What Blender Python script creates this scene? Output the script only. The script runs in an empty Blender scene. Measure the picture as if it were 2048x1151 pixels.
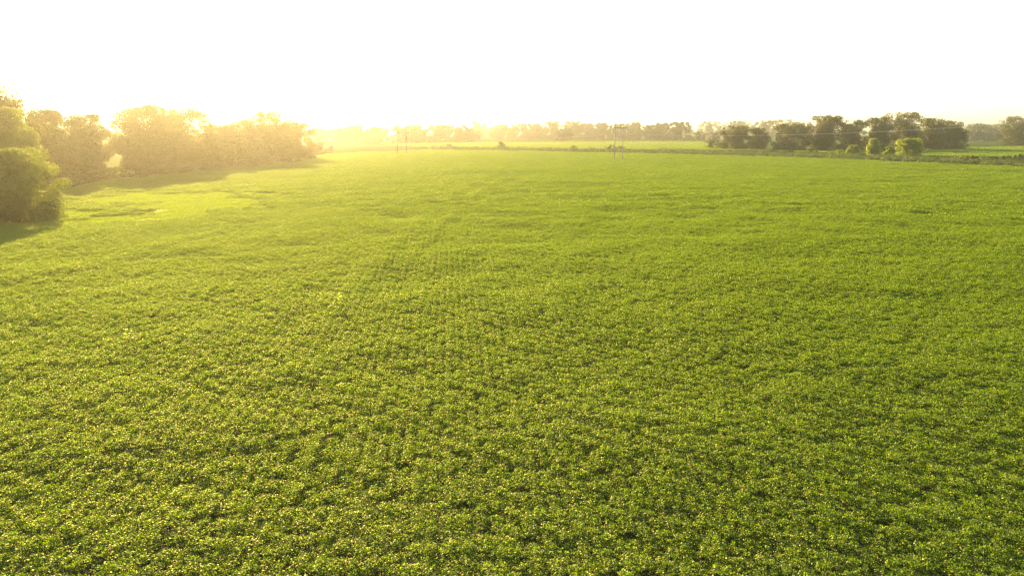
import bpy, math
import numpy as np
from mathutils import Vector

scn = bpy.context.scene
COL = scn.collection

# ------------------------------------------------------------------ camera
CAM_H = 14.0
FPX = 1365.0                     # focal length in pixels of the 2048 wide photograph
HORIZON = 262.0
PITCH = math.atan((575.5 - HORIZON) / FPX)
cam_data = bpy.data.cameras.new("camera")
cam = bpy.data.objects.new("camera", cam_data)
COL.objects.link(cam)
cam.location = (0, 0, CAM_H)
cam.rotation_euler = (math.pi / 2 - PITCH, 0, 0)
cam_data.sensor_width = 36.0
cam_data.lens = 36.0 * FPX / 2048.0
cam_data.clip_start = 0.5
cam_data.clip_end = 20000
scn.camera = cam

# ------------------------------------------------------------------ light
SUN_AZ = math.radians(-26.0)     # measured from straight ahead (+Y), negative = to the left
SUN_EL = math.radians(17.0)
sun_dir = Vector((math.sin(SUN_AZ) * math.cos(SUN_EL), math.cos(SUN_AZ) * math.cos(SUN_EL), math.sin(SUN_EL)))
sun_data = bpy.data.lights.new("sun", "SUN")
sun_data.energy = 5.0
sun_data.angle = math.radians(0.5)
sun_data.color = (1.0, 0.76, 0.40)
sun = bpy.data.objects.new("sun", sun_data)
COL.objects.link(sun)
sun.rotation_euler = sun_dir.to_track_quat('Z', 'Y').to_euler()

world = bpy.data.worlds.new("World")
scn.world = world
world.use_nodes = True
wn = world.node_tree
bg = next(n for n in wn.nodes if n.type == 'BACKGROUND')
sky = wn.nodes.new("ShaderNodeTexSky")
sky.sky_type = 'NISHITA'
sky.sun_disc = False
sky.sun_elevation = SUN_EL
sky.sun_rotation = SUN_AZ
sky.air_density = 1.0
sky.dust_density = 0.7
sky.ozone_density = 1.0
wn.links.new(sky.outputs[0], bg.inputs[0])
bg.inputs[1].default_value = 0.10

scn.view_settings.view_transform = 'Standard'
scn.view_settings.look = 'None'
scn.view_settings.exposure = 1.7
scn.view_settings.gamma = 1.0
scn.view_settings.use_curve_mapping = False
scn.cycles.use_denoising = True
scn.cycles.denoiser = 'OPENIMAGEDENOISE'
scn.cycles.denoising_input_passes = 'RGB_ALBEDO_NORMAL'
scn.cycles.denoising_prefilter = 'NONE'
scn.cycles.max_bounces = 8
scn.cycles.transparent_max_bounces = 8
scn.cycles.sample_clamp_indirect = 6.0
HAZE_DENSITY = 0.00028
HAZE_G = 0.85

# ------------------------------------------------------------------ helpers
cp, sp = math.cos(PITCH), math.sin(PITCH)


def gp(px, py, z=0.0):
    """ground point seen at a pixel of the 2048 x 1151 photograph"""
    u = (px - 1024.0) / FPX
    v = (575.5 - py) / FPX
    dx, dy, dz = u, cp + v * sp, -sp + v * cp
    t = (z - CAM_H) / dz
    return np.array([dx * t, dy * t])


def cam_depth(x, y, z=0.0):
    return y * cp - (z - CAM_H) * sp


def _hash(ix, iy, seed):
    h = (ix.astype(np.int64) * 374761393 + iy.astype(np.int64) * 668265263 + seed * 1442695041) & 0x7fffffff
    h = ((h ^ (h >> 13)) * 1274126177) & 0x7fffffff
    h = (h ^ (h >> 16)) & 0xffff
    return h / 65535.0


def vnoise(x, y, lam, seed):
    """smooth value noise in -1 .. 1"""
    x = np.asarray(x, float) / lam
    y = np.asarray(y, float) / lam
    ix, iy = np.floor(x), np.floor(y)
    fx, fy = x - ix, y - iy
    fx = fx * fx * (3 - 2 * fx)
    fy = fy * fy * (3 - 2 * fy)
    a = _hash(ix, iy, seed); b = _hash(ix + 1, iy, seed)
    c = _hash(ix, iy + 1, seed); d = _hash(ix + 1, iy + 1, seed)
    return 2 * ((a * (1 - fx) + b * fx) * (1 - fy) + (c * (1 - fx) + d * fx) * fy) - 1


def terrain(x, y):
    x = np.asarray(x, float); y = np.asarray(y, float)
    amp = np.clip((y - 40) / 120.0, 0, 1)
    return amp * (0.30 * vnoise(x, y, 95, 3) + 0.15 * vnoise(x, y, 41, 5))


def mesh_arrays(name, verts, faces, mats, tint=None, smooth=False):
    """verts (N,3), faces (M,k) -> mesh"""
    verts = np.ascontiguousarray(verts, dtype=np.float32)
    faces = np.ascontiguousarray(faces, dtype=np.int32)
    me = bpy.data.meshes.new(name)
    n, (m, k) = len(verts), faces.shape
    me.vertices.add(n)
    me.vertices.foreach_set("co", verts.ravel())
    me.loops.add(m * k)
    me.loops.foreach_set("vertex_index", faces.ravel())
    me.polygons.add(m)
    me.polygons.foreach_set("loop_start", np.arange(0, m * k, k, dtype=np.int32))
    me.polygons.foreach_set("loop_total", np.full(m, k, dtype=np.int32))
    if smooth:
        me.polygons.foreach_set("use_smooth", np.ones(m, dtype=bool))
    me.update(calc_edges=True)
    if tint is not None:
        at = me.attributes.new("tint", 'FLOAT', 'FACE')
        at.data.foreach_set("value", np.ascontiguousarray(tint, dtype=np.float32))
    for mt in (mats if isinstance(mats, (list, tuple)) else [mats]):
        me.materials.append(mt)
    return me


def link(name, me, parent=None, loc=(0, 0, 0)):
    o = bpy.data.objects.new(name, me)
    COL.objects.link(o)
    o.location = loc
    if parent is not None:
        o.parent = parent
    return o


def tag(o, label=None, cat=None, group=None, kind=None):
    if label: o["label"] = label
    if cat: o["category"] = cat
    if group: o["group"] = group
    if kind: o["kind"] = kind
    return o


def empty(name, loc, rz=0.0):
    o = bpy.data.objects.new(name, None)
    COL.objects.link(o)
    o.location = loc
    o.rotation_euler = (0, 0, rz)
    o.empty_display_size = 0.5
    return o


def leaf_quads(rng, P, normals, size, aspect=0.62, fold=0.12):
    """one folded diamond per point: verts (4N,3), faces (N,4)"""
    n = len(P)
    nrm = normals / np.linalg.norm(normals, axis=1, keepdims=True)
    r = rng.normal(size=(n, 3))
    t = r - nrm * np.sum(r * nrm, axis=1, keepdims=True)
    t /= np.linalg.norm(t, axis=1, keepdims=True) + 1e-9
    b = np.cross(nrm, t)
    L = (np.asarray(size) * np.ones(n))[:, None]
    W = L * aspect
    mid = P + t * L * 0.02
    V = np.empty((n, 4, 3))
    V[:, 0] = P - t * L * 0.5 - nrm * L * fold
    V[:, 1] = mid + b * W * 0.5
    V[:, 2] = P + t * L * 0.5 - nrm * L * fold
    V[:, 3] = mid - b * W * 0.5
    F = np.arange(4 * n).reshape(n, 4)
    return V.reshape(-1, 3), F


def tube(path, radii, seg=6):
    path = np.asarray(path, float)
    n = len(path)
    V = []
    for i in range(n):
        d = path[min(i + 1, n - 1)] - path[max(i - 1, 0)]
        d /= np.linalg.norm(d) + 1e-9
        a = np.cross(d, [0.31, 0.95, 0.05]); a /= np.linalg.norm(a) + 1e-9
        b = np.cross(d, a)
        for k in range(seg):
            w = 2 * math.pi * k / seg
            V.append(path[i] + radii[i] * (math.cos(w) * a + math.sin(w) * b))
    F = []
    for i in range(n - 1):
        for k in range(seg):
            F.append((i * seg + k, i * seg + (k + 1) % seg, (i + 1) * seg + (k + 1) % seg, (i + 1) * seg + k))
    V.append(path[-1]); c = len(V) - 1
    for k in range(seg):
        F.append(((n - 1) * seg + k, (n - 1) * seg + (k + 1) % seg, c, c))
    return V, F


class MB:
    """collects pieces into one mesh"""
    def __init__(self): self.V = []; self.F = []
    def add(self, V, F):
        o = len(self.V)
        self.V += [tuple(v) for v in V]
        self.F += [tuple(i + o for i in f) for f in F]
    def tube(self, path, radii, seg=6): self.add(*tube(path, radii, seg))
    def box(self, c, s, R=None):
        V = []
        for z in (-1, 1):
            for y in (-1, 1):
                for x in (-1, 1):
                    v = np.array([x * s[0] / 2, y * s[1] / 2, z * s[2] / 2])
                    if R is not None: v = R @ v
                    V.append(v + np.asarray(c))
        self.add(V, [(0, 2, 3, 1), (4, 5, 7, 6), (0, 1, 5, 4), (2, 6, 7, 3), (0, 4, 6, 2), (1, 3, 7, 5)])
    def build(self, name, mat, parent=None, loc=(0, 0, 0), smooth=True):
        me = bpy.data.meshes.new(name)
        F = [f if f[2] != f[3] else f[:3] for f in self.F]
        me.from_pydata(self.V, [], F)
        me.update()
        if smooth:
            me.polygons.foreach_set("use_smooth", np.ones(len(F), dtype=bool))
        me.materials.append(mat)
        return link(name, me, parent, loc)


# ------------------------------------------------------------------ materials
def leaf_material(name, dark, light, trans, gloss=0.12, rough=0.38, tfac=0.45, hue_noise=0.0, scale=0.02):
    m = bpy.data.materials.new(name)
    m.use_nodes = True
    nt = m.node_tree
    nt.nodes.clear()
    out = nt.nodes.new("ShaderNodeOutputMaterial")
    at = nt.nodes.new("ShaderNodeAttribute"); at.attribute_name = "tint"
    oi = nt.nodes.new("ShaderNodeObjectInfo")
    geo = nt.nodes.new("ShaderNodeNewGeometry")
    noi = nt.nodes.new("ShaderNodeTexNoise"); noi.inputs["Scale"].default_value = scale
    noi.inputs["Detail"].default_value = 3
    nt.links.new(geo.outputs["Position"], noi.inputs["Vector"])
    ma = nt.nodes.new("ShaderNodeMath"); ma.operation = 'MULTIPLY_ADD'
    nt.links.new(oi.outputs["Random"], ma.inputs[0]); ma.inputs[1].default_value = 0.18
    nt.links.new(at.outputs["Fac"], ma.inputs[2])
    mb = nt.nodes.new("ShaderNodeMath"); mb.operation = 'MULTIPLY_ADD'; mb.use_clamp = True
    nt.links.new(noi.outputs["Fac"], mb.inputs[0]); mb.inputs[1].default_value = hue_noise
    nt.links.new(ma.outputs[0], mb.inputs[2])

    def mix(a, b):
        x = nt.nodes.new("ShaderNodeMix"); x.data_type = 'RGBA'
        x.inputs[6].default_value = (*a, 1); x.inputs[7].default_value = (*b, 1)
        nt.links.new(mb.outputs[0], x.inputs[0])
        return x.outputs[2]
    c1 = mix(dark, light)
    c2 = mix(tuple(v * 0.8 for v in trans), tuple(min(1, v * 1.2) for v in trans))
    d = nt.nodes.new("ShaderNodeBsdfDiffuse"); nt.links.new(c1, d.inputs[0])
    t = nt.nodes.new("ShaderNodeBsdfTranslucent"); nt.links.new(c2, t.inputs[0])
    g = nt.nodes.new("ShaderNodeBsdfGlossy"); g.inputs["Roughness"].default_value = rough
    g.inputs[0].default_value = (0.92, 0.84, 0.38, 1)
    m1 = nt.nodes.new("ShaderNodeMixShader"); m1.inputs[0].default_value = tfac
    nt.links.new(d.outputs[0], m1.inputs[1]); nt.links.new(t.outputs[0], m1.inputs[2])
    m2 = nt.nodes.new("ShaderNodeMixShader")
    lw = nt.nodes.new("ShaderNodeLayerWeight"); lw.inputs[0].default_value = 0.5
    pw = nt.nodes.new("ShaderNodeMath"); pw.operation = 'POWER'; pw.inputs[1].default_value = 4.0
    nt.links.new(lw.outputs["Facing"], pw.inputs[0])
    fr = nt.nodes.new("ShaderNodeMath"); fr.operation = 'MULTIPLY_ADD'; fr.use_clamp = True
    nt.links.new(pw.outputs[0], fr.inputs[0]); fr.inputs[1].default_value = gloss * 5.0; fr.inputs[2].default_value = gloss
    nt.links.new(fr.outputs[0], m2.inputs[0])
    nt.links.new(m1.outputs[0], m2.inputs[1]); nt.links.new(g.outputs[0], m2.inputs[2])
    nt.links.new(m2.outputs[0], out.inputs[0])
    return m


def solid_material(name, c1, c2, scale=6.0, rough=0.8, stretch=(1, 1, 1)):
    m = bpy.data.materials.new(name)
    m.use_nodes = True
    nt = m.node_tree
    b = nt.nodes["Principled BSDF"]
    b.inputs["Roughness"].default_value = rough
    tc = nt.nodes.new("ShaderNodeTexCoord")
    mp = nt.nodes.new("ShaderNodeMapping"); mp.inputs["Scale"].default_value = stretch
    no = nt.nodes.new("ShaderNodeTexNoise"); no.inputs["Scale"].default_value = scale; no.inputs["Detail"].default_value = 6
    x = nt.nodes.new("ShaderNodeMix"); x.data_type = 'RGBA'
    x.inputs[6].default_value = (*c1, 1); x.inputs[7].default_value = (*c2, 1)
    nt.links.new(tc.outputs["Object"], mp.inputs[0]); nt.links.new(mp.outputs[0], no.inputs["Vector"])
    nt.links.new(no.outputs["Fac"], x.inputs[0]); nt.links.new(x.outputs[2], b.inputs["Base Color"])
    return m


M_SOY = leaf_material("soybean_leaf", (0.028, 0.072, 0.004), (0.072, 0.135, 0.007), (0.33, 0.48, 0.003), gloss=0.046, rough=0.52, tfac=0.5, hue_noise=0.25, scale=0.05)
M_GRASS = leaf_material("grass_blade", (0.08, 0.14, 0.015), (0.12, 0.19, 0.02), (0.34, 0.43, 0.02), gloss=0.04, rough=0.5, tfac=0.55)
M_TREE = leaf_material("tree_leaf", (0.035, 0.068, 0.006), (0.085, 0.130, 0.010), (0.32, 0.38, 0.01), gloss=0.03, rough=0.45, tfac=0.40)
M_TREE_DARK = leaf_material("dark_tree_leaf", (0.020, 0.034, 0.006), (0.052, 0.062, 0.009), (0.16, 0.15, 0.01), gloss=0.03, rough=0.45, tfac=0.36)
M_LIME = leaf_material("young_lime_leaf", (0.07, 0.12, 0.012), (0.11, 0.17, 0.015), (0.50, 0.56, 0.02), gloss=0.04, rough=0.45, tfac=0.55)
M_VINE = leaf_material("undergrowth_leaf", (0.032, 0.056, 0.016), (0.11, 0.145, 0.045), (0.16, 0.20, 0.03), gloss=0.03, rough=0.5, tfac=0.36)
M_BARK = solid_material("bark", (0.10, 0.075, 0.05), (0.05, 0.038, 0.026), 5, 0.9, (4, 4, 0.6))
M_WOODPOLE = solid_material("weathered_pole_wood", (0.30, 0.25, 0.20), (0.18, 0.145, 0.115), 4, 0.8, (5, 5, 0.4))
M_STEEL = solid_material("galvanised_steel", (0.42, 0.42, 0.42), (0.32, 0.32, 0.33), 9, 0.45)
M_PORCELAIN = solid_material("pale_porcelain", (0.74, 0.73, 0.70), (0.62, 0.61, 0.59), 12, 0.25)
M_WIRE = solid_material("aluminium_wire", (0.60, 0.56, 0.48), (0.5, 0.47, 0.41), 3, 0.6)


def ground_material():
    m = bpy.data.materials.new("ground_cover")
    m.use_nodes = True
    nt = m.node_tree
    b = nt.nodes["Principled BSDF"]
    b.inputs["Roughness"].default_value = 1.0
    b.inputs["Specular IOR Level"].default_value = 0.0
    geo = nt.nodes.new("ShaderNodeNewGeometry")
    n1 = nt.nodes.new("ShaderNodeTexNoise"); n1.inputs["Scale"].default_value = 0.012; n1.inputs["Detail"].default_value = 4
    n2 = nt.nodes.new("ShaderNodeTexNoise"); n2.inputs["Scale"].default_value = 1.3; n2.inputs["Detail"].default_value = 8
    for n in (n1, n2): nt.links.new(geo.outputs["Position"], n.inputs["Vector"])
    r1 = nt.nodes.new("ShaderNodeValToRGB")
    r1.color_ramp.elements[0].position = 0.36; r1.color_ramp.elements[0].color = (0.055, 0.095, 0.016, 1)
    r1.color_ramp.elements[1].position = 0.62; r1.color_ramp.elements[1].color = (0.095, 0.14, 0.022, 1)
    nt.links.new(n1.outputs["Fac"], r1.inputs[0])
    x = nt.nodes.new("ShaderNodeMix"); x.data_type = 'RGBA'; x.blend_type = 'MULTIPLY'
    r2 = nt.nodes.new("ShaderNodeValToRGB")
    r2.color_ramp.elements[0].position = 0.3; r2.color_ramp.elements[0].color = (0.5, 0.5, 0.45, 1)
    r2.color_ramp.elements[1].position = 0.7; r2.color_ramp.elements[1].color = (1, 1, 1, 1)
    nt.links.new(n2.outputs["Fac"], r2.inputs[0])
    x.inputs[0].default_value = 1.0
    nt.links.new(r1.outputs[0], x.inputs[6]); nt.links.new(r2.outputs[0], x.inputs[7])
    nt.links.new(x.outputs[2], b.inputs["Base Color"])
    bp = nt.nodes.new("ShaderNodeBump"); bp.inputs["Strength"].default_value = 0.6; bp.inputs["Distance"].default_value = 0.2
    nt.links.new(n2.outputs["Fac"], bp.inputs["Height"]); nt.links.new(bp.outputs[0], b.inputs["Normal"])
    return m


M_GROUND = ground_material()
M_SOIL = solid_material("dark_loam", (0.045, 0.032, 0.018), (0.03, 0.022, 0.013), 0.8, 0.95)

# ------------------------------------------------------------------ ground
def axis(lo, hi, fine_lo, fine_hi, step):
    mid = np.arange(fine_lo, fine_hi + 0.1, step)
    left = fine_lo - np.geomspace(step, fine_lo - lo, 22)[::-1] if fine_lo > lo else np.array([])
    right = fine_hi + np.geomspace(step, hi - fine_hi, 22)
    return np.concatenate([left, mid, right])


gx = axis(-6000, 6000, -420, 480, 6)
gy = axis(-3000, 9000, -40, 640, 6)
GX, GY = np.meshgrid(gx, gy)
GZ = terrain(GX, GY)
gv = np.stack([GX, GY, GZ], -1).reshape(-1, 3)
nx = len(gx)
ii = (np.arange(len(gy) - 1)[:, None] * nx + np.arange(nx - 1)[None, :]).ravel()
gf = np.stack([ii, ii + 1, ii + nx + 1, ii + nx], -1)
tag(link("ground", mesh_arrays("ground", gv, gf, M_GROUND, smooth=True)), kind="structure")

# ------------------------------------------------------------------ field outlines
def pts(*pp): return np.array([gp(*p) for p in pp])


FIELD = np.vstack([pts((-260, 520), (0, 458), (105, 447), (128, 380), (240, 360), (350, 349), (450, 338), (560, 325), (652, 309),
                       (860, 301), (1000, 303.5), (1200, 307), (1380, 311), (1720, 322.5), (2048, 336), (2500, 356)),
                   [[110, 8], [-110, 8]]])
FIELD_B = pts((780, 293), (1000, 297.5), (1200, 299), (1380, 300.5), (1545, 303), (1720, 310), (1860, 314), (2048, 316), (2400, 322),
              (2400, 294), (2048, 293.5), (1930, 296), (1900, 301), (1560, 302), (1440, 297), (1400, 284.5), (1000, 284), (760, 285))


def inside(poly, x, y):
    r = np.zeros(len(x), bool)
    j = len(poly) - 1
    for i in range(len(poly)):
        xi, yi = poly[i]; xj, yj = poly[j]
        c = ((yi > y) != (yj > y)) & (x < (xj - xi) * (y - yi) / (yj - yi + 1e-12) + xi)
        r ^= c
        j = i
    return r


def poly_dist(line, x, y):
    """signed-ish distance to a polyline and side"""
    best = np.full(len(x), 1e9); side = np.zeros(len(x))
    for a, b in zip(line[:-1], line[1:]):
        d = b - a; L2 = d @ d
        t = np.clip(((x - a[0]) * d[0] + (y - a[1]) * d[1]) / L2, 0, 1)
        ex, ey = x - (a[0] + t * d[0]), y - (a[1] + t * d[1])
        dist = np.hypot(ex, ey)
        s = np.sign(d[0] * ey - d[1] * ex)
        k = dist < best
        best = np.where(k, dist, best); side = np.where(k, s, side)
    return best * side


TERRACES = [pts((700, 640), (790, 515), (850, 455), (930, 395), (1000, 350), (1015, 336)),
            pts((745, 640), (822, 520), (885, 462), (960, 402), (1022, 358)),
            pts((0, 520), (90, 505), (200, 480), (330, 440), (420, 418)),
            pts((-20, 590), (140, 560), (300, 520), (440, 475))]
GRASSY = [((305, 400), 95, 9), ((375, 424), 75, 13), ((250, 442), 60, 9), ((140, 436), 60, 8), ((350, 412), 60, 11), ((50, 452), 60, 6), ((440, 410), 40, 7), ((120, 452), 60, 5), ((520, 392), 30, 3)]
GR = []
for (c, rx, ry) in GRASSY:
    p = gp(*c); q = gp(c[0] + rx, c[1]); s0 = gp(c[0], c[1] - ry); s1 = gp(c[0], c[1] + ry)
    GR.append((p, abs(q[0] - p[0]), abs(s0[1] - s1[1]) / 2))


def grass_mask(x, y):
    """> 0 inside the weedy grass openings at the edge of the crop"""
    v = np.full(len(x), -9.0)
    for p, rx, ry in GR:
        v = np.maximum(v, 1 - np.hypot((x - p[0]) / rx, (y - p[1]) / ry))
    return v + 0.45 * vnoise(x, y, 7.0, 31) + 0.40 * vnoise(x, y, 2.6, 32) + 0.35 * (_hash(np.floor(x * 1.7), np.floor(y * 1.7), 33) - 0.5)


def keep_crop(x, y):
    g = grass_mask(x, y)
    return (g < 0) | ((g < 0.45) & (_hash(np.floor(x * 0.9), np.floor(y * 0.9), 77) < 0.45 - g))


def canopy(x, y):
    """height of the crop's top above its usual height"""
    h = 0.16 * vnoise(x, y, 9.0, 11) + 0.12 * vnoise(x, y, 4.1, 12) + 0.06 * vnoise(x, y, 1.9, 13)
    # lodged, broken pockets with a sharp lip
    for lam, sd, a in ((14.0, 21, 0.36), (23.0, 22, 0.42), (7.0, 23, 0.14)):
        q = vnoise(x, y, lam, sd) + 0.25 * vnoise(x, y, lam * 0.35, sd + 5)
        h -= a * np.clip((q - 0.48) / 0.32, 0, 1) * (0.6 + 0.4 * vnoise(x, y, 60, sd + 9))
    for ln in TERRACES:
        d = poly_dist(ln, x, y)
        k_ = 0.55 + 0.45 * vnoise(x, y, 17.0, 41)
        d = d + 1.2 * vnoise(x, y, 13.0, 42)
        h += k_ * (0.16 * np.exp(-((d - 1.6) / 1.5) ** 2) - 0.17 * np.exp(-((d + 0.9) / 0.9) ** 2))
    return h


# ------------------------------------------------------------------ crop
ROW_AZ = math.radians(-5.0)
ROW = 0.56


def soy_patch(seed, rows, length, leaf, count, mat):
    rng = np.random.default_rng(seed)
    w = rows * ROW
    n = count // 3
    row = rng.integers(0, rows, n)
    off = np.clip(rng.normal(0, 0.20, n), -0.4, 0.4)
    x = (row + 0.5) * ROW - w / 2 + off
    y = rng.uniform(-length / 2, length / 2, n)
    # every plant has its own height and lean
    ph = np.zeros(n)
    for k in range(rows):
        c_y = rng.uniform(-length / 2, length / 2, int(length / 0.17))
        c_h = rng.normal(0, 0.085, len(c_y)); c_x = rng.normal(0, 0.06, len(c_y))
        sel = row == k
        near = np.argmin(np.abs(y[sel][:, None] - c_y[None, :]) + 0.1 * rng.random((sel.sum(), len(c_y))), axis=1)
        ph[sel] = c_h[near]; x[sel] += c_x[near]
    top = 0.86 - 0.62 * np.abs(off) ** 1.6 + ph
    dep = rng.exponential(0.15, n)
    z = np.maximum(top - dep, 0.06)
    c = np.stack([x, y, z], -1)
    P, N, S, T = [], [], [], []
    pet = rng.uniform(0, 2 * math.pi, n)
    base_n = np.stack([rng.normal(0, 0.30, n), rng.normal(0, 0.30, n), np.ones(n)], -1)
    tn = rng.random(n)
    for k in range(3):
        a = pet + k * 2.094 + rng.normal(0, 0.25, n)
        o = np.stack([np.cos(a), np.sin(a), np.zeros(n)], -1) * leaf * 0.62
        o[:, 2] -= rng.uniform(0, 0.35, n) * leaf
        P.append(c + o)
        out = o / leaf
        N.append(base_n + 0.5 * out + rng.normal(0, 0.32, (n, 3)))
        S.append(leaf * rng.uniform(0.75, 1.2, n))
        T.append(np.clip(0.7 * tn + 0.3 * rng.random(n) - 0.15, 0, 1))
    V, F = leaf_quads(rng, np.vstack(P), np.vstack(N), np.concatenate(S), aspect=0.68, fold=0.10)
    return mesh_arrays("soybean_plants", V, F, mat, tint=np.concatenate(T))


def grass_patch(seed, size, count):
    rng = np.random.default_rng(seed)
    x = rng.uniform(-size / 2, size / 2, count); y = rng.uniform(-size / 2, size / 2, count)
    h = rng.uniform(0.22, 0.55, count); a = rng.uniform(0, 6.283, count)
    lean = rng.uniform(0.1, 0.6, count) * h
    wv = np.stack([np.cos(a + 1.57), np.sin(a + 1.57), np.zeros(count)], -1) * 0.022
    b = np.stack([x, y, np.zeros(count)], -1)
    mid = b + np.stack([np.cos(a) * lean * 0.35, np.sin(a) * lean * 0.35, h * 0.6], -1)
    tip = b + np.stack([np.cos(a) * lean, np.sin(a) * lean, h], -1)
    V = np.empty((count, 6, 3))
    V[:, 0] = b - wv; V[:, 1] = b + wv; V[:, 2] = mid + wv; V[:, 3] = mid - wv; V[:, 4] = tip + wv * 0.25; V[:, 5] = tip - wv * 0.25
    i = np.arange(count)[:, None] * 6
    F = np.concatenate([i + np.array([[0, 1, 2, 3]]), i + np.array([[3, 2, 4, 5]])])
    return mesh_arrays("grass_tufts", V.reshape(-1, 3), F, M_GRASS, tint=rng.random(len(F)))


def scatter(name, protos, P, R, S, label):
    """one object whose points carry whole leafy patches (geometry nodes)"""
    c = bpy.data.collections.new(name + "_patches")
    for i, me in enumerate(protos):
        c.objects.link(bpy.data.objects.new("%s_patch_%02d" % (name, i), me))
    me = bpy.data.meshes.new(name)
    n = len(P)
    me.vertices.add(n)
    me.vertices.foreach_set("co", np.ascontiguousarray(P, np.float32).ravel())
    a = me.attributes.new("turn", 'FLOAT_VECTOR', 'POINT'); a.data.foreach_set("vector", np.ascontiguousarray(R, np.float32).ravel())
    a = me.attributes.new("grow", 'FLOAT_VECTOR', 'POINT'); a.data.foreach_set("vector", np.ascontiguousarray(S, np.float32).ravel())
    rng = np.random.default_rng(5)
    a = me.attributes.new("pick", 'INT', 'POINT'); a.data.foreach_set("value", rng.integers(0, len(protos), n).astype(np.int32))
    me.materials.append(protos[0].materials[0])
    o = link(name, me)
    g = bpy.data.node_groups.new(name, 'GeometryNodeTree')
    g.interface.new_socket("Geometry", in_out='INPUT', socket_type='NodeSocketGeometry')
    g.interface.new_socket("Geometry", in_out='OUTPUT', socket_type='NodeSocketGeometry')
    ni = g.nodes.new("NodeGroupInput"); no = g.nodes.new("NodeGroupOutput")
    ci = g.nodes.new("GeometryNodeCollectionInfo")
    ci.inputs[0].default_value = c
    ci.inputs["Separate Children"].default_value = True
    ci.inputs["Reset Children"].default_value = True
    iop = g.nodes.new("GeometryNodeInstanceOnPoints")
    iop.inputs["Pick Instance"].default_value = True

    def attr(nm, t):
        x = g.nodes.new("GeometryNodeInputNamedAttribute"); x.data_type = t; x.inputs[0].default_value = nm
        return x.outputs[0]
    g.links.new(ni.outputs[0], iop.inputs["Points"])
    g.links.new(ci.outputs[0], iop.inputs["Instance"])
    g.links.new(attr("pick", 'INT'), iop.inputs["Instance Index"])
    e = g.nodes.new("FunctionNodeEulerToRotation")
    g.links.new(attr("turn", 'FLOAT_VECTOR'), e.inputs[0])
    g.links.new(e.outputs[0], iop.inputs["Rotation"])
    g.links.new(attr("grow", 'FLOAT_VECTOR'), iop.inputs["Scale"])
    g.links.new(iop.outputs[0], no.inputs[0])
    md = o.modifiers.new("scatter", 'NODES'); md.node_group = g
    tag(o, label, kind="stuff")
    return o


def grid_points(size, xlo, xhi, ylo, yhi):
    """points of a grid aligned with the crop rows"""
    R = max(abs(xlo), abs(xhi), yhi) * 1.3
    u = np.arange(-R, R, size); v = np.arange(-R * 0.2, R, size)
    U, Vv = np.meshgrid(u, v)
    x = U * math.cos(ROW_AZ) + Vv * math.sin(ROW_AZ)
    y = -U * math.sin(ROW_AZ) + Vv * math.cos(ROW_AZ)
    x, y = x.ravel(), y.ravel()
    k = (x > xlo) & (x < xhi) & (y > ylo) & (y < yhi) & (np.abs(x) < y * 0.86 + 22)
    return x[k], y[k]


def crop_transforms(x, y, size, seed, bump=1.0):
    rng = np.random.default_rng(seed)
    thin = np.clip(-grass_mask(x, y) / 0.45, 0.35, 1.0)
    e = size * 0.5
    h = bump * canopy(x, y)
    gxx = (bump * canopy(x + e, y) - bump * canopy(x - e, y)) / size
    gyy = (bump * canopy(x, y + e) - bump * canopy(x, y - e)) / size
    z = terrain(x, y) + h
    flip = rng.integers(0, 2, len(x)) * math.pi
    rz = -ROW_AZ + flip
    c, s = np.cos(rz), np.sin(rz)
    lx = gxx * c + gyy * s; ly = -gxx * s + gyy * c
    R = np.stack([np.arctan(np.clip(ly, -0.7, 0.7)), -np.arctan(np.clip(lx, -0.7, 0.7)), rz], -1)
    sc = np.ones((len(x), 3)); sc[:, 2] = rng.uniform(0.93, 1.07, len(x)) * thin
    return np.stack([x, y, z], -1), R, sc


NEAR_LIM, = (130.0,)
a, b = 2 * ROW, 4 * ROW
x, y = grid_points(a, -130, 130, 6, 150)
d = np.hypot(x, y)
k = inside(FIELD, x, y) & (d < NEAR_LIM) & keep_crop(x, y)
P, R, S = crop_transforms(x[k], y[k], a, 1)
near_protos = [soy_patch(100 + i, 2, a, 0.072, 1400, M_SOY) for i in range(8)]
scatter("soybean_crop", near_protos, P, R, S, "dense leafy green soybean rows filling the near half of the field")
x, y = grid_points(b, -420, 480, 20, 640)
d = np.hypot(x, y)
k = inside(FIELD, x, y) & (d >= NEAR_LIM - 1.0) & keep_crop(x, y)
P, R, S = crop_transforms(x[k], y[k], b, 2)
mid_protos = [soy_patch(200 + i, 4, b, 0.13, 2100, M_SOY) for i in range(8)]
scatter("soybean_crop", mid_protos, P, R, S, "soybean rows fading into haze on the far half of the field")
x, y = grid_points(b * 2, -200, 900, 200, 1200)
k = inside(FIELD_B, x, y)
P, R, S = crop_transforms(x[k], y[k], b * 2, 3, 0.6)
far_protos = [soy_patch(300 + i, 8, b * 2, 0.34, 1300, M_SOY) for i in range(6)]
scatter("soybean_crop", far_protos, P, R, S, "bright green crop in the second field beyond the hedgerow")
x, y = grid_points(1.0, -130, -20, 60, 260)
g = grass_mask(x, y)
k = (g > -0.35)
rng = np.random.default_rng(9)
n = k.sum()
P = np.stack([x[k], y[k], terrain(x[k], y[k])], -1)
R = np.zeros((n, 3)); R[:, 2] = rng.uniform(0, 6.28, n)
S = np.ones((n, 3)) * rng.uniform(0.8, 1.4, n)[:, None]
scatter("grass", [grass_patch(400 + i, 1.3, 420) for i in range(4)], P, R, S, "bright yellow green weedy grass in openings of the crop by the left trees")

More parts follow.
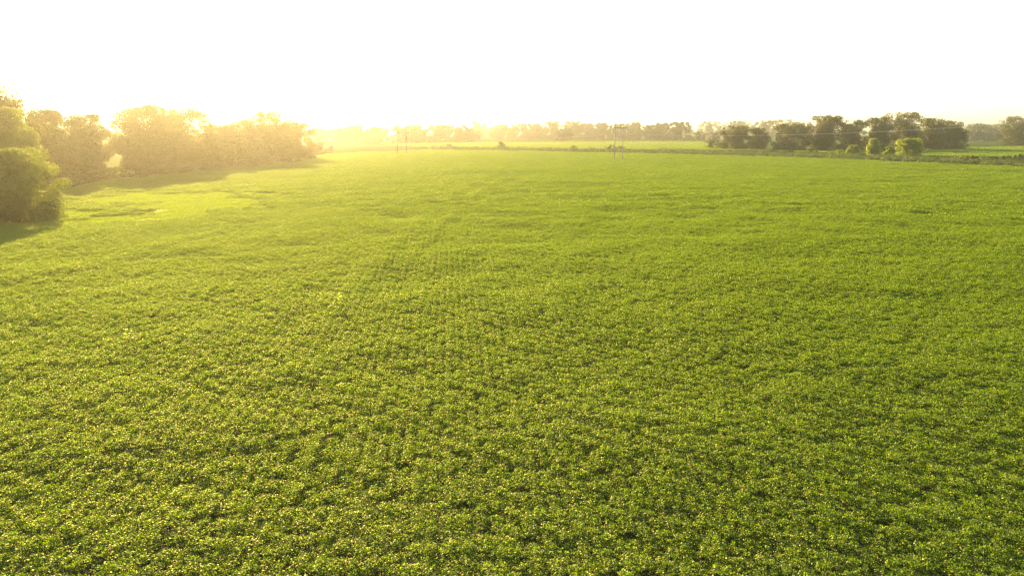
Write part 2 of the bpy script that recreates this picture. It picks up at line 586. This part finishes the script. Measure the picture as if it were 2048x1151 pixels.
# dark soil under the crop, a sheet just above the ground
x, y = np.meshgrid(np.arange(-420, 481, 6.0), np.arange(2, 640, 6.0))
sx, sy = x.ravel(), y.ravel()
w = x.shape[1]
ii = (np.arange(x.shape[0] - 1)[:, None] * w + np.arange(w - 1)[None, :]).ravel()
cxm, cym = sx[ii] + 3, sy[ii] + 3
keep = inside(FIELD, cxm, cym) & (grass_mask(cxm, cym) < 0.1)
ii = ii[keep]
sv = np.stack([sx, sy, terrain(sx, sy) + 0.03], -1)
sf = np.stack([ii, ii + 1, ii + w + 1, ii + w], -1)
tag(link("field_soil", mesh_arrays("field_soil", sv, sf, M_SOIL, smooth=True)), kind="structure")

# ------------------------------------------------------------------ trees
def crown(rng, w, h, z0, n_leaves, leaf, mat, clumps=26, skirt=0.0, name="crown", lobes=None, depth=None):
    """leafy crown: width w, from z0 up to h; clumps of small leaf sprays"""
    C = []
    rad = []
    base_r = min(w * 0.5, (h - z0) * 0.5)
    sb = 0.45 + 0.9 * skirt                      # relative width at the foot of the crown
    for i in range(clumps):
        s = (i + rng.random()) / clumps           # height fraction, spread evenly
        if s < 0.38:
            prof = min(1.0, sb + (1 - sb) * (s / 0.38))
        else:
            prof = max(0.0, 1 - ((s - 0.38) / 0.68) ** (2.4 if z0 > 0 else 2.0)) ** (0.5 if z0 > 0 else 0.72)
        rr = base_r * rng.uniform(0.19, 0.34) * (1.0 - 0.25 * s)
        a_ = rng.uniform(0, 2 * math.pi)
        f = rng.uniform(0.25, 1.0) ** 0.4 * rng.uniform(0.94, 1.12)
        R_ = max(0.0, w * 0.5 * prof - rr * 0.85) * f
        C.append([math.cos(a_) * R_, math.sin(a_) * R_, z0 + (h - z0) * s])
        rad.append(rr)
    # a fuller heart so that no sky shows straight through the middle
    for i in range(max(3, clumps // 5)):
        s = (i + 0.5) / max(3, clumps // 5)
        C.append([rng.normal(0, 0.06 * w), rng.normal(0, 0.06 * w), z0 + (h - z0) * (0.10 + 0.68 * s)])
        rad.append(base_r * rng.uniform(0.40, 0.52))
    if lobes:
        for (lx, lz, lr) in lobes:
            C.append([lx * w, rng.normal(0, 0.12) * w, z0 + lz * (h - z0)]); rad.append(lr * w)
    C = np.array(C); rad = np.array(rad)
    # keep everything inside the height, and standing on the ground
    C[:, 2] -= np.maximum(C[:, 2] + rad * 0.85 - h, 0)
    C[:, 2] = np.maximum(C[:, 2], rad * 0.45)
    wgt = rad ** 2; wgt /= wgt.sum()
    k = rng.choice(len(C), n_leaves, p=wgt)
    v = rng.normal(size=(n_leaves, 3)); v[:, 2] += 0.25
    v /= np.linalg.norm(v, axis=1, keepdims=True)
    f = 1.0 - np.abs(rng.normal(0, 0.17, n_leaves))
    f = np.clip(f, 0.15, 1) * rng.uniform(0.94, 1.08, n_leaves)
    ell = np.stack([np.ones(len(C)) * rng.uniform(0.95, 1.25, len(C)), np.ones(len(C)) * rng.uniform(0.95, 1.25, len(C)), rng.uniform(0.7, 0.95, len(C))], -1)
    P = C[k] + v * (rad[k] * f)[:, None] * ell[k]
    P[:, 2] = np.maximum(P[:, 2], 0.1)
    N = v * 0.9 + rng.normal(0, 0.55, (n_leaves, 3)) + np.array([0, 0, 0.45])
    tone = rng.random(len(C))
    t = np.clip(0.55 * tone[k] + 0.45 * rng.random(n_leaves), 0, 1)
    V, F = leaf_quads(rng, P, N, leaf * rng.uniform(0.6, 1.35, n_leaves), aspect=0.7, fold=0.12)
    return mesh_arrays(name, V, F, mat, tint=t), C, rad


def trunk_mesh(rng, h, z0, C, w):
    m = MB()
    r0 = max(0.12, 0.016 * h + 0.01 * w)
    top = z0 + (h - z0) * 0.6
    n = 7
    path = [[rng.normal(0, 0.012 * h) * (i / n), rng.normal(0, 0.012 * h) * (i / n), top * i / (n - 1)] for i in range(n)]
    path[0] = [0, 0, -0.3]
    m.tube(path, [r0 * (1.25 if i == 0 else 1 - 0.8 * i / (n - 1)) for i in range(n)], 8)
    idx = rng.permutation(len(C))[:10]
    for i in idx:
        z = np.clip(C[i][2] - 0.25 * w * rng.uniform(0.4, 1), z0 * 0.7 + 0.3, top)
        s = np.array([0, 0, z]); e = C[i]
        mid = (s + e) / 2 + np.array([0, 0, -0.04 * h])
        m.tube([s, mid, e], [r0 * 0.38, r0 * 0.25, r0 * 0.08], 5)
    return m


SEED = [1000]


def tree(name, cat, px, base, top, width, label, mat, n_leaves, leaf, trunk_h=0.16, clumps=26, skirt=0.0, group=None, lobes=None, sink=0.0, tiny=False, fat=1.0):
    SEED[0] += 1
    rng = np.random.default_rng(SEED[0])
    p = gp(px, base)
    mpp = cam_depth(p[0], p[1]) / FPX
    w = width * mpp; h = (base - top) * mpp
    z = float(terrain(p[:1], p[1:])[0])
    o = empty(name, (p[0], p[1], z - sink), 0)
    tag(o, label, cat, group)
    w *= 1.12 * fat
    me, C, rad = crown(rng, w, h, h * trunk_h, int(n_leaves * 2.4), leaf * 1.1, mat, int(clumps * 1.7), skirt, "crown" if cat == "tree" else "foliage", lobes)
    link("crown" if cat == "tree" else "foliage", me, o)
    if not tiny:
        trunk_mesh(rng, h, h * trunk_h, C, w).build("trunk" if cat == "tree" else "stem", M_BARK, o)
    return o


LEFT = "trees along the left field edge"
# near bush and the row of trees along the left edge
tree("bush", "bush", 18, 446, 300, 205, "big round leafy bush at the left frame edge, its right side sunlit", M_TREE, 46000, 0.25, 0.0, 75, 0.6, LEFT, lobes=[(-0.22, 0.90, 0.13), (0.02, 0.97, 0.09), (0.20, 0.90, 0.10)])
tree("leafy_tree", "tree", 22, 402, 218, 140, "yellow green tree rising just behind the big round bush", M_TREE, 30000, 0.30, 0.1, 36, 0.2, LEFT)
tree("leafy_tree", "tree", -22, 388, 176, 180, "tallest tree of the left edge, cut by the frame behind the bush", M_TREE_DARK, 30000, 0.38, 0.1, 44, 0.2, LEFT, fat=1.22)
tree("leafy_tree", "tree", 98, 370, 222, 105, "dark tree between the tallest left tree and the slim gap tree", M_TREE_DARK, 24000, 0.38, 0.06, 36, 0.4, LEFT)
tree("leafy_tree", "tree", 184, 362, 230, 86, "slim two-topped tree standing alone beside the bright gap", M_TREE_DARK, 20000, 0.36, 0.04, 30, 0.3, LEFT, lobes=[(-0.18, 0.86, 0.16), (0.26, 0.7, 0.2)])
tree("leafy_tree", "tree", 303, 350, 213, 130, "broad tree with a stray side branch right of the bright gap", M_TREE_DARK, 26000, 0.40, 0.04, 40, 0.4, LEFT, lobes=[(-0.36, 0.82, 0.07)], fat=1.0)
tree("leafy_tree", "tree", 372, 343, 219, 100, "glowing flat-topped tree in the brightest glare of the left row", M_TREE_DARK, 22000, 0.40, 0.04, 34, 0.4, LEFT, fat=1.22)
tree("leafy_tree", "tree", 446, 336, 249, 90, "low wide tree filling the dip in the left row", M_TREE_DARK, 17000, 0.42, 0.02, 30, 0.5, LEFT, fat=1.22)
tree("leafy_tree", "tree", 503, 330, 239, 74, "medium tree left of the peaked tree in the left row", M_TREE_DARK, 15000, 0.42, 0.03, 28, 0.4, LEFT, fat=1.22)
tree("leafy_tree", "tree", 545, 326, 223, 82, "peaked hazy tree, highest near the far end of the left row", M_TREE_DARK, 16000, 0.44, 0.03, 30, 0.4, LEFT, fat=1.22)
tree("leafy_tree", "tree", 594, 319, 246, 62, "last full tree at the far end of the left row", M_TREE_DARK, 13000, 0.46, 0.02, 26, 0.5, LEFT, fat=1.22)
tree("bush", "bush", 634, 308, 284, 50, "low bush ending the left tree row by the open field", M_TREE_DARK, 5000, 0.5, 0.0, 16, 0.6, LEFT, fat=1.22)
tree("bush", "bush", 226, 358, 332, 56, "scrubby bush under the bright gap between left trees", M_TREE, 8000, 0.34, 0.0, 18, 0.5, LEFT, fat=1.22)
tree("bush", "bush", 274, 351, 296, 48, "bush at the foot of the broad tree with a stray branch", M_TREE_DARK, 9000, 0.34, 0.0, 20, 0.5, LEFT, fat=1.22)
tree("bush", "bush", 338, 349, 298, 70, "bush filling in between the broad and flat-topped left trees", M_TREE_DARK, 9000, 0.36, 0.0, 20, 0.5, LEFT, fat=1.22)
tree("bush", "bush", 410, 341, 296, 66, "bush between the flat-topped tree and the low wide tree", M_TREE_DARK, 9000, 0.36, 0.0, 20, 0.5, LEFT, fat=1.22)
tree("bush", "bush", 474, 334, 290, 60, "bush between the low wide tree and the medium tree", M_TREE_DARK, 8000, 0.38, 0.0, 18, 0.5, LEFT, fat=1.22)
tree("bush", "bush", 138, 367, 318, 70, "bush in shade at the foot of the dark left tree", M_TREE_DARK, 9000, 0.34, 0.0, 20, 0.5, LEFT, fat=1.22)

GROVE = "trees of the right hand grove"
tree("bush", "bush", 1424, 298, 279, 30, "small dark bush at the left foot of the two-tree clump", M_TREE, 3500, 0.5, 0.0, 14, 0.4, fat=0.98)
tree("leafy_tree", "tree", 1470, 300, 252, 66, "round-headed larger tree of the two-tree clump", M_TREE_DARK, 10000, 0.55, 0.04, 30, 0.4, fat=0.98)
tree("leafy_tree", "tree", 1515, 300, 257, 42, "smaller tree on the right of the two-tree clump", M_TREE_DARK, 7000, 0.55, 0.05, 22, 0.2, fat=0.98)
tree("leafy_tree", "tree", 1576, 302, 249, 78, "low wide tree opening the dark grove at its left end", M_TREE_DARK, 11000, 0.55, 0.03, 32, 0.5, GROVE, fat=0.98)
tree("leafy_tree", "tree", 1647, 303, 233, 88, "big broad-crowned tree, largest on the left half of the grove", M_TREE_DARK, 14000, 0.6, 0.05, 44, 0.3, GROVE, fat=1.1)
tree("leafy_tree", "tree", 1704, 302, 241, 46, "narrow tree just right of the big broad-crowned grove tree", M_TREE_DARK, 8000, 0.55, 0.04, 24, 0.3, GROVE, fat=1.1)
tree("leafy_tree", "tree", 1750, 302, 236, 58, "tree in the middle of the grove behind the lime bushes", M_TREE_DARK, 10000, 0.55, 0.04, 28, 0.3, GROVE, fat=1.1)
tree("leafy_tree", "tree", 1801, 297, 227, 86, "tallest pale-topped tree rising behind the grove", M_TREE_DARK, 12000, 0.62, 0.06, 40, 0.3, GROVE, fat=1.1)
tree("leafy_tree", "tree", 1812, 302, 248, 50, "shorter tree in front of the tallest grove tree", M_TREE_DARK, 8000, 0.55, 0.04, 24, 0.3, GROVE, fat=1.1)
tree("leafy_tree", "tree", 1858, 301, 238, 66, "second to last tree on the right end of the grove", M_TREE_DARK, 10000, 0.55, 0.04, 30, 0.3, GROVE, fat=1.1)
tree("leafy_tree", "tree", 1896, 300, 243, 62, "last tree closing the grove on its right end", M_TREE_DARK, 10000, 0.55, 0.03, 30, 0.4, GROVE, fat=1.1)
tree("leafy_tree", "tree", 2038, 292, 233, 84, "dark round tree cut by the right frame edge", M_TREE_DARK, 12000, 0.6, 0.03, 36, 0.4)
tree("bush", "bush", 1930, 298, 287, 15, "tiny bush at the right foot of the grove", M_TREE, 900, 0.5, 0.0, 8, 0.2, tiny=True)

LIME = "lime green bushes in the hedgerow"
tree("bush", "bush", 1707, 315, 291, 40, "low lime bush, left of the peaked one, in the hedgerow", M_LIME, 5000, 0.42, 0.0, 19, 0.5, LIME, fat=0.84)
tree("bush", "bush", 1745, 314, 278, 37, "peaked lime bush in the middle of the bright bushes", M_LIME, 5500, 0.42, 0.0, 22, 0.5, LIME, fat=0.84)
tree("bush", "bush", 1777, 316, 294, 24, "small pointed lime bush between the two large ones", M_LIME, 2600, 0.42, 0.0, 14, 0.5, LIME, fat=0.84)
tree("bush", "bush", 1816, 318, 278, 54, "largest lime bush with three rounded tops", M_LIME, 7500, 0.42, 0.0, 25, 0.5, LIME, lobes=[(-0.3, 0.8, 0.17), (0.0, 0.84, 0.16), (0.27, 0.88, 0.19)], fat=0.84)
tree("bush", "bush", 1676, 312, 300, 30, "lowest lime bush at the left end of the bright bushes", M_LIME, 2600, 0.42, 0.0, 14, 0.5, LIME, fat=0.84)

HS = "shrubs standing out of the hedgerow"
for px, base, top, w, lab, mt in (
        (1003, 299, 283, 17, "lone dark rounded shrub left of the near power pole", M_TREE),
        (1147, 301, 291, 14, "small shrub poking up midway left of the near pole", M_TREE),
        (1218, 302, 289, 30, "yellow green shrub just behind the near power pole", M_LIME),
        (1243, 303, 292, 20, "dull green shrub right behind the near power pole", M_VINE),
        (1325, 304, 294, 34, "yellow green shrub between the near pole and the two-tree clump", M_LIME),
        (1356, 304, 296, 24, "low yellowish shrub nearest the two-tree clump", M_LIME),
        (1922, 325, 312, 16, "yellowish round shrub beside a darker twin near the right end", M_LIME),
        (1941, 326, 310, 26, "dark round shrub beside a yellowish one near the right end", M_TREE),
        (2040, 325, 308, 30, "dark shrub at the right end of the hedgerow", M_VINE),
        (1578, 307, 300, 20, "small low shrub in front of the grove's left end", M_VINE),
        (1626, 309, 302, 24, "low mounded shrub before the big broad-crowned tree", M_VINE),
        (1866, 320, 311, 34, "dull green shrub right of the largest lime bush", M_VINE),
        (1985, 325, 313, 30, "broad mounded shrub between the round pair and the end shrub", M_VINE),
        (2012, 326, 311, 24, "upright shrub next to the end shrub of the hedgerow", M_VINE),
        (895, 299, 288, 34, "wide hazy shrub right of the far power pole", M_VINE)):
    tree("shrub", "shrub", px, base, top, w, lab, mt, 2200, 0.45, 0.0, 11, 0.3, HS, tiny=True)

# far trees in the haze
FAR = "hazy trees on the far side of the fields"
far_list = [
    (640, 288, 257, 46, "palest far tree next to the end of the left row"),
    (690, 288, 256, 44, "pale far tree midway between the left row and the far pole"),
    (716, 288, 252, 40, "taller pale far tree left of the far pole"),
    (757, 288, 255, 48, "wide pale far tree just left of the far pole"),
    (806, 288, 253, 40, "far tree directly behind the far power pole"),
    (834, 287, 251, 34, "domed far tree just right of the far pole"),
    (876, 286, 249, 50, "broad far tree right of the domed one"),
    (916, 285, 251, 52, "broad far tree at the right end of the palest wood"),
    (943, 283, 262, 30, "short darker far tree before the open gap"),
    (956, 276, 243, 30, "thin faint far tree towering behind the open gap"),
    (983, 279, 254, 22, "small far tree with a visible trunk after the open gap"),
    (1003, 279, 250, 28, "far tree with see-through crown in the middle row"),
    (1027, 280, 250, 24, "small rounded far tree left of the even-topped one"),
    (1050, 279, 248, 34, "even-topped far tree in the middle row"),
    (1077, 279, 248, 26, "narrow far tree right of the even-topped one"),
    (1110, 279, 243, 40, "tall broad far tree left of the dark front tree"),
    (1129, 283, 257, 27, "darker front tree standing out before the middle row"),
    (1146, 279, 243, 36, "tall far tree right of the dark front tree"),
    (1176, 279, 247, 34, "far tree midway between dark front tree and near pole"),
    (1203, 279, 246, 36, "far tree just left of the near power pole"),
    (1238, 279, 248, 34, "far tree directly behind the near power pole"),
    (1266, 279, 245, 30, "far tree just right of the near power pole"),
    (1296, 280, 251, 36, "lower far tree right of the near pole"),
    (1322, 280, 246, 34, "far tree touching the big globe-shaped one"),
    (1354, 281, 244, 42, "big globe-shaped far tree right of the near pole"),
    (1377, 282, 270, 12, "tiny far bush by the big globe-shaped tree"),
    (1398, 283, 263, 21, "small square-looking far tree alone in the gap"),
    (1428, 283, 264, 20, "small far tree behind the clump's dark bush"),
    (1419, 274, 243, 38, "dome-shaped pale tree above the small gap trees"),
    (1451, 275, 246, 20, "narrow pale tree left of the two-tree clump's top"),
    (1472, 275, 242, 28, "pale tree peeking above the two-tree clump"),
    (1491, 275, 240, 22, "slim pale tree right above the two-tree clump"),
    (1525, 276, 241, 50, "pale hill-like tree behind the clump's right tree"),
    (1567, 276, 239, 50, "pale domed tree behind the grove's left end"),
    (1596, 276, 245, 36, "pale tree sloping down behind the broad-crowned tree"),
    (1952, 282, 262, 36, "small dim tree in the gap right of the grove"),
    (1986, 282, 268, 26, "small rounded tree left of the dark edge tree"),
    (232, 300, 262, 50, "ghostly tree showing through the bright left gap"),
]
for px, base, top, w, lab in far_list:
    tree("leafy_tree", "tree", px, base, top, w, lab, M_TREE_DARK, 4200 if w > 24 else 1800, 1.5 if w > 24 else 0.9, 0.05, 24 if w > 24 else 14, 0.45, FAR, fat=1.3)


# ------------------------------------------------------------------ undergrowth and woods that read as one mass
def leafy_mass(name, P, rad, per, leaf, mat, label, seed, flat=0.75):
    rng = np.random.default_rng(seed)
    n = len(P) * per
    k = np.repeat(np.arange(len(P)), per)
    v = rng.normal(size=(n, 3)); v[:, 2] = np.abs(v[:, 2]) * 1.1 - 0.15
    v /= np.linalg.norm(v, axis=1, keepdims=True)
    f = np.clip(1 - np.abs(rng.normal(0, 0.2, n)), 0.2, 1) * rng.uniform(0.92, 1.15, n)
    Q = P[k] + v * (rad[k] * f)[:, None] * np.array([1.15, 1.15, flat])
    tone = rng.random(len(P))
    t = np.clip(0.6 * tone[k] + 0.4 * rng.random(n), 0, 1)
    N = v + rng.normal(0, 0.5, (n, 3)) + np.array([0, 0, 0.4])
    V, F = leaf_quads(rng, Q, N, leaf * rng.uniform(0.6, 1.3, n), 0.75)
    return tag(link(name, mesh_arrays(name, V, F, mat, tint=t)), label, kind="stuff")


def band(front, back, spacing, seed):
    """random points in the strip between two pixel polylines (same x list)"""
    rng = np.random.default_rng(seed)
    A = pts(*front); B = pts(*back)
    out = []
    for i in range(len(A) - 1):
        L = np.linalg.norm(A[i + 1] - A[i]); W = 0.5 * (np.linalg.norm(B[i] - A[i]) + np.linalg.norm(B[i + 1] - A[i + 1]))
        n = max(2, int(L * max(W, spacing) / spacing ** 2))
        s = rng.random(n)[:, None]; t = rng.random(n)[:, None]
        a_ = A[i] * (1 - s) + A[i + 1] * s; b_ = B[i] * (1 - s) + B[i + 1] * s
        out.append(a_ * (1 - t) + b_ * t)
    return np.vstack(out)


q = band([(860, 300), (1000, 303), (1200, 306.5), (1380, 310.5), (1720, 322), (2048, 335), (2400, 349)],
         [(860, 297.5), (1000, 300), (1200, 303), (1380, 306), (1720, 316.5), (2048, 325), (2400, 336)], 3.5, 71)
rng = np.random.default_rng(72)
r = rng.uniform(1.1, 2.3, len(q)) * (1 + 0.35 * (rng.random(len(q)) < 0.25))
P3 = np.stack([q[:, 0], q[:, 1], terrain(q[:, 0], q[:, 1]) + r * 0.4], -1)
leafy_mass("undergrowth", P3, r, 130, 0.42, M_VINE, "grey green tangled undergrowth along the hedgerow edging the field", 73)
q = band([(640, 284.5), (900, 285), (1100, 285.5), (1300, 284.5), (1430, 284.5)], [(640, 283.6), (900, 284), (1100, 284.5), (1300, 283.6), (1430, 283.6)], 5, 75)
r = rng.uniform(1.2, 2.6, len(q))
leafy_mass("undergrowth", np.stack([q[:, 0], q[:, 1], r * 0.3], -1), r, 50, 0.8, M_VINE, "thin dark hedge line across the distant fields", 76)
q = band([(1925, 297), (2048, 295), (2200, 293)], [(1925, 296), (2048, 294), (2200, 292)], 4, 77)
r = rng.uniform(0.7, 1.5, len(q))
leafy_mass("undergrowth", np.stack([q[:, 0], q[:, 1], r * 0.3], -1), r, 50, 0.6, M_VINE, "thin dark hedge line right of the grove", 78)
# the strip of brush at the foot of the grove
q = band([(1545, 303), (1700, 304), (1925, 301)], [(1545, 302), (1700, 303), (1925, 300)], 4, 79)
r = rng.uniform(1.0, 2.2, len(q))
leafy_mass("undergrowth", np.stack([q[:, 0], q[:, 1], r * 0.3], -1), r, 70, 0.6, M_TREE_DARK, "dark brush along the foot of the grove", 80)
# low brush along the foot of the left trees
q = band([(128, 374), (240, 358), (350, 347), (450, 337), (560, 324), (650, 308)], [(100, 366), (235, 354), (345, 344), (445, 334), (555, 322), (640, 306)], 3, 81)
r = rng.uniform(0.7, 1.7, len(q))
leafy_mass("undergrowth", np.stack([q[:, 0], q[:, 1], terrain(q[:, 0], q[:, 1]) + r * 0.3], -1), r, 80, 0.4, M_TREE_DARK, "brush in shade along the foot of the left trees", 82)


def woodland(name, spans, label, seed):
    rng = np.random.default_rng(seed)
    C, Rr = [], []
    for x0, x1, base, top, n in spans:
        for i in range(n):
            px = rng.uniform(x0, x1); b_ = base + rng.uniform(-0.8, 0.8)
            p = gp(px, b_); mpp = cam_depth(*p) / FPX
            h = (base - top) * mpp * rng.uniform(0.78, 1.0)
            for j in range(5):
                rr = h * rng.uniform(0.16, 0.26)
                z = rng.uniform(0.15, 1.0) * (h - rr)
                C.append([p[0] + rng.normal(0, h * 0.22), p[1] + rng.normal(0, h * 0.2), z]); Rr.append(rr)
    return leafy_mass(name, np.array(C), np.array(Rr), 60, 2.4, M_TREE_DARK, label, seed + 1, 0.9)


woodland("woodland", [(1900, 2030, 279, 243, 26), (2030, 2300, 279, 246, 30)], "pale distant wood behind the gap at right of the grove", 91)
woodland("woodland", [(640, 960, 279, 254, 40), (960, 1400, 275, 252, 60), (1400, 1640, 274, 249, 36)], "faint distant wood closing the horizon behind the far trees", 93)
woodland("woodland", [(-300, 640, 280, 256, 70)], "faint distant wood behind the left trees", 95)

# ------------------------------------------------------------------ power line
def h_frame(px, base, top, spacing, arm, face, label, fat=1.0):
    p = gp(px, base)
    mpp = cam_depth(*p) / FPX
    H = (base - top) * mpp
    z = float(terrain(p[:1], p[1:])[0])
    o = empty("power_pole_frame", (p[0], p[1], z), face)
    tag(o, label, "power pole", "H-frame power poles of the line across the field")
    for s in (-1, 1):
        m = MB(); m.tube([[s * spacing / 2 * 1.02, 0, -0.5], [s * spacing / 2, 0, H * 0.5], [s * spacing / 2 * 0.985, 0, H]], [0.24 * fat, 0.20 * fat, 0.15 * fat], 10)
        pole = m.build("pole", M_WOODPOLE, o)
        c = MB(); c.box((s * spacing / 2 * 0.985, 0, H + 0.04), (0.4, 0.4, 0.08)); c.build("pole_cap", M_STEEL, pole)
    za = H * 0.815
    m = MB()
    for yy in (-0.27, 0.27):
        m.box((0, yy, za), (arm, 0.18, 0.34))
    m.build("crossarm", M_WOODPOLE, o, smooth=False)
    m = MB(); m.box((0, 0, H - 0.55), (spacing * 0.99, 0.12, 0.16)); m.build("top_brace", M_STEEL, o, smooth=False)
    ends = []
    for s in (-1, 0, 1):
        xx = s * (arm / 2 - 0.15)
        L = H * 0.125
        m = MB()
        prof_z = []; prof_r = []
        nd = 9
        for i in range(nd):
            zz = za - 0.17 - 0.2 - (L - 0.3) * i / nd
            prof_z += [zz, zz - 0.02, zz - 0.09, zz - 0.11]; prof_r += [0.06, 0.17, 0.15, 0.06]
        m.tube([[xx, 0, q_] for q_ in prof_z], prof_r, 10)
        ins = m.build("insulator", M_PORCELAIN, o)
        k = MB(); k.tube([[xx, 0, za - 0.1], [xx, 0, za - 0.4]], [0.04, 0.04], 6); k.build("hook", M_STEEL, ins)
        k = MB(); k.tube([[xx, -0.25, za - 0.17 - L], [xx, 0.25, za - 0.17 - L]], [0.07, 0.07], 6); k.build("clamp", M_STEEL, ins)
        ends.append((xx, za - 0.2 - L))
    tops = [(-spacing / 2 * 0.985, H - 0.1), (spacing / 2 * 0.985, H - 0.1)]
    c, s = math.cos(face), math.sin(face)
    E = [np.array([p[0] + c * xx, p[1] + s * xx, z + zz]) for xx, zz in ends]
    T = [np.array([p[0] + c * xx, p[1] + s * xx, z + zz]) for xx, zz in tops]
    return E, T, p


FN = math.radians(38); FF = math.radians(34)
E1, T1, p1 = h_frame(1236.5, 322, 243, 5.4, 10.6, FN, "nearer tall H-frame power pole standing in the field, white insulators hanging", 0.9)
E2, T2, p2 = h_frame(804, 309, 256, 6.0, 11.3, FF, "farther H-frame power pole fading in the haze at left", 1.35)


def span(A, B, sag, r, label, t1=1.0):
    N = 40
    t = np.linspace(0, t1, N)[:, None]
    Pth = A * (1 - t) + B * t
    Pth[:, 2] -= (4 * sag * t * (1 - t))[:, 0]
    m = MB(); m.tube(Pth, [r] * N, 5)
    o = m.build("power_line_wire", M_WIRE)
    tag(o, label, "wire", "wires of the power line")


nxt = np.array([0.77, -0.64, 0]) * 205
rise = np.array([0, 0, 9.0])
names = ["left", "middle", "right"]
for i in range(3):
    span(E1[i], E1[i] + nxt + rise, 4.0, 0.02, "long wire rising rightwards from the %s insulator of the near pole" % names[i])
    span(E2[i], E1[i], 2.6, 0.018, "wire from the far pole to the %s insulator of the near pole" % names[i])
for i in range(2):
    span(T1[i], T1[i] + nxt + rise, 2.5, 0.012, "thin top wire running rightwards from the near pole's %s top" % ("left", "right")[i])
    span(T2[i], T1[i], 1.8, 0.012, "thin top wire from the far pole to the near pole's %s top" % ("left", "right")[i])


# ------------------------------------------------------------------ lone tall plants in the crop
def corn(px, base, h, label, seed):
    rng = np.random.default_rng(seed)
    p = gp(px, base, 0.7)
    z = float(terrain(p[:1], p[1:])[0])
    o = empty("corn_plant", (p[0], p[1], z))
    tag(o, label, "plant")
    m = MB(); m.tube([[0, 0, 0], [0.02, 0, h * 0.6], [0.03, 0.01, h]], [0.02, 0.016, 0.006], 6)
    m.build("stalk", M_LIME, o)
    V = []; F = []
    for i in range(11):
        a = i * 2.4 + rng.normal(0, 0.3); z0 = h * (0.3 + 0.065 * i); L = h * rng.uniform(0.28, 0.42)
        d = np.array([math.cos(a), math.sin(a), 0]); wv = np.array([-d[1], d[0], 0]) * 0.07
        for j in range(5):
            s = j / 4
            c = np.array([0, 0, z0]) + d * L * 0.75 * s + np.array([0, 0, L * (0.9 * s - 0.75 * s * s)])
            k = wv * (1 - s ** 2 * 0.95)
            V += [c - k, c + k]
        b0 = len(V) - 10
        F += [(b0 + 2 * j, b0 + 2 * j + 1, b0 + 2 * j + 3, b0 + 2 * j + 2) for j in range(4)]
    link("leaves", mesh_arrays("leaves", np.array(V), np.array(F), M_LIME, tint=np.full(len(F), 0.7)), o)


corn(679, 621, 2.1, "single bright corn plant standing tall above the soybeans at left centre", 61)
corn(256, 684, 1.6, "shorter pale corn plant in the soybeans at lower left", 62)

# ------------------------------------------------------------------ haze
hm = bpy.data.materials.new("morning_haze")
hm.use_nodes = True
hn = hm.node_tree
hn.nodes.clear()
ho = hn.nodes.new("ShaderNodeOutputMaterial")
pv = hn.nodes.new("ShaderNodeVolumePrincipled")
pv.inputs["Color"].default_value = (1.0, 0.89, 0.60, 1)
pv.inputs["Density"].default_value = HAZE_DENSITY
pv.inputs["Anisotropy"].default_value = HAZE_G
hn.links.new(pv.outputs[0], ho.inputs["Volume"])
m = MB(); m.box((0, 1400, 17.5), (5200, 3600, 39))
hz = m.build("haze", hm, smooth=False)
tag(hz, "warm morning haze over the fields", kind="stuff")
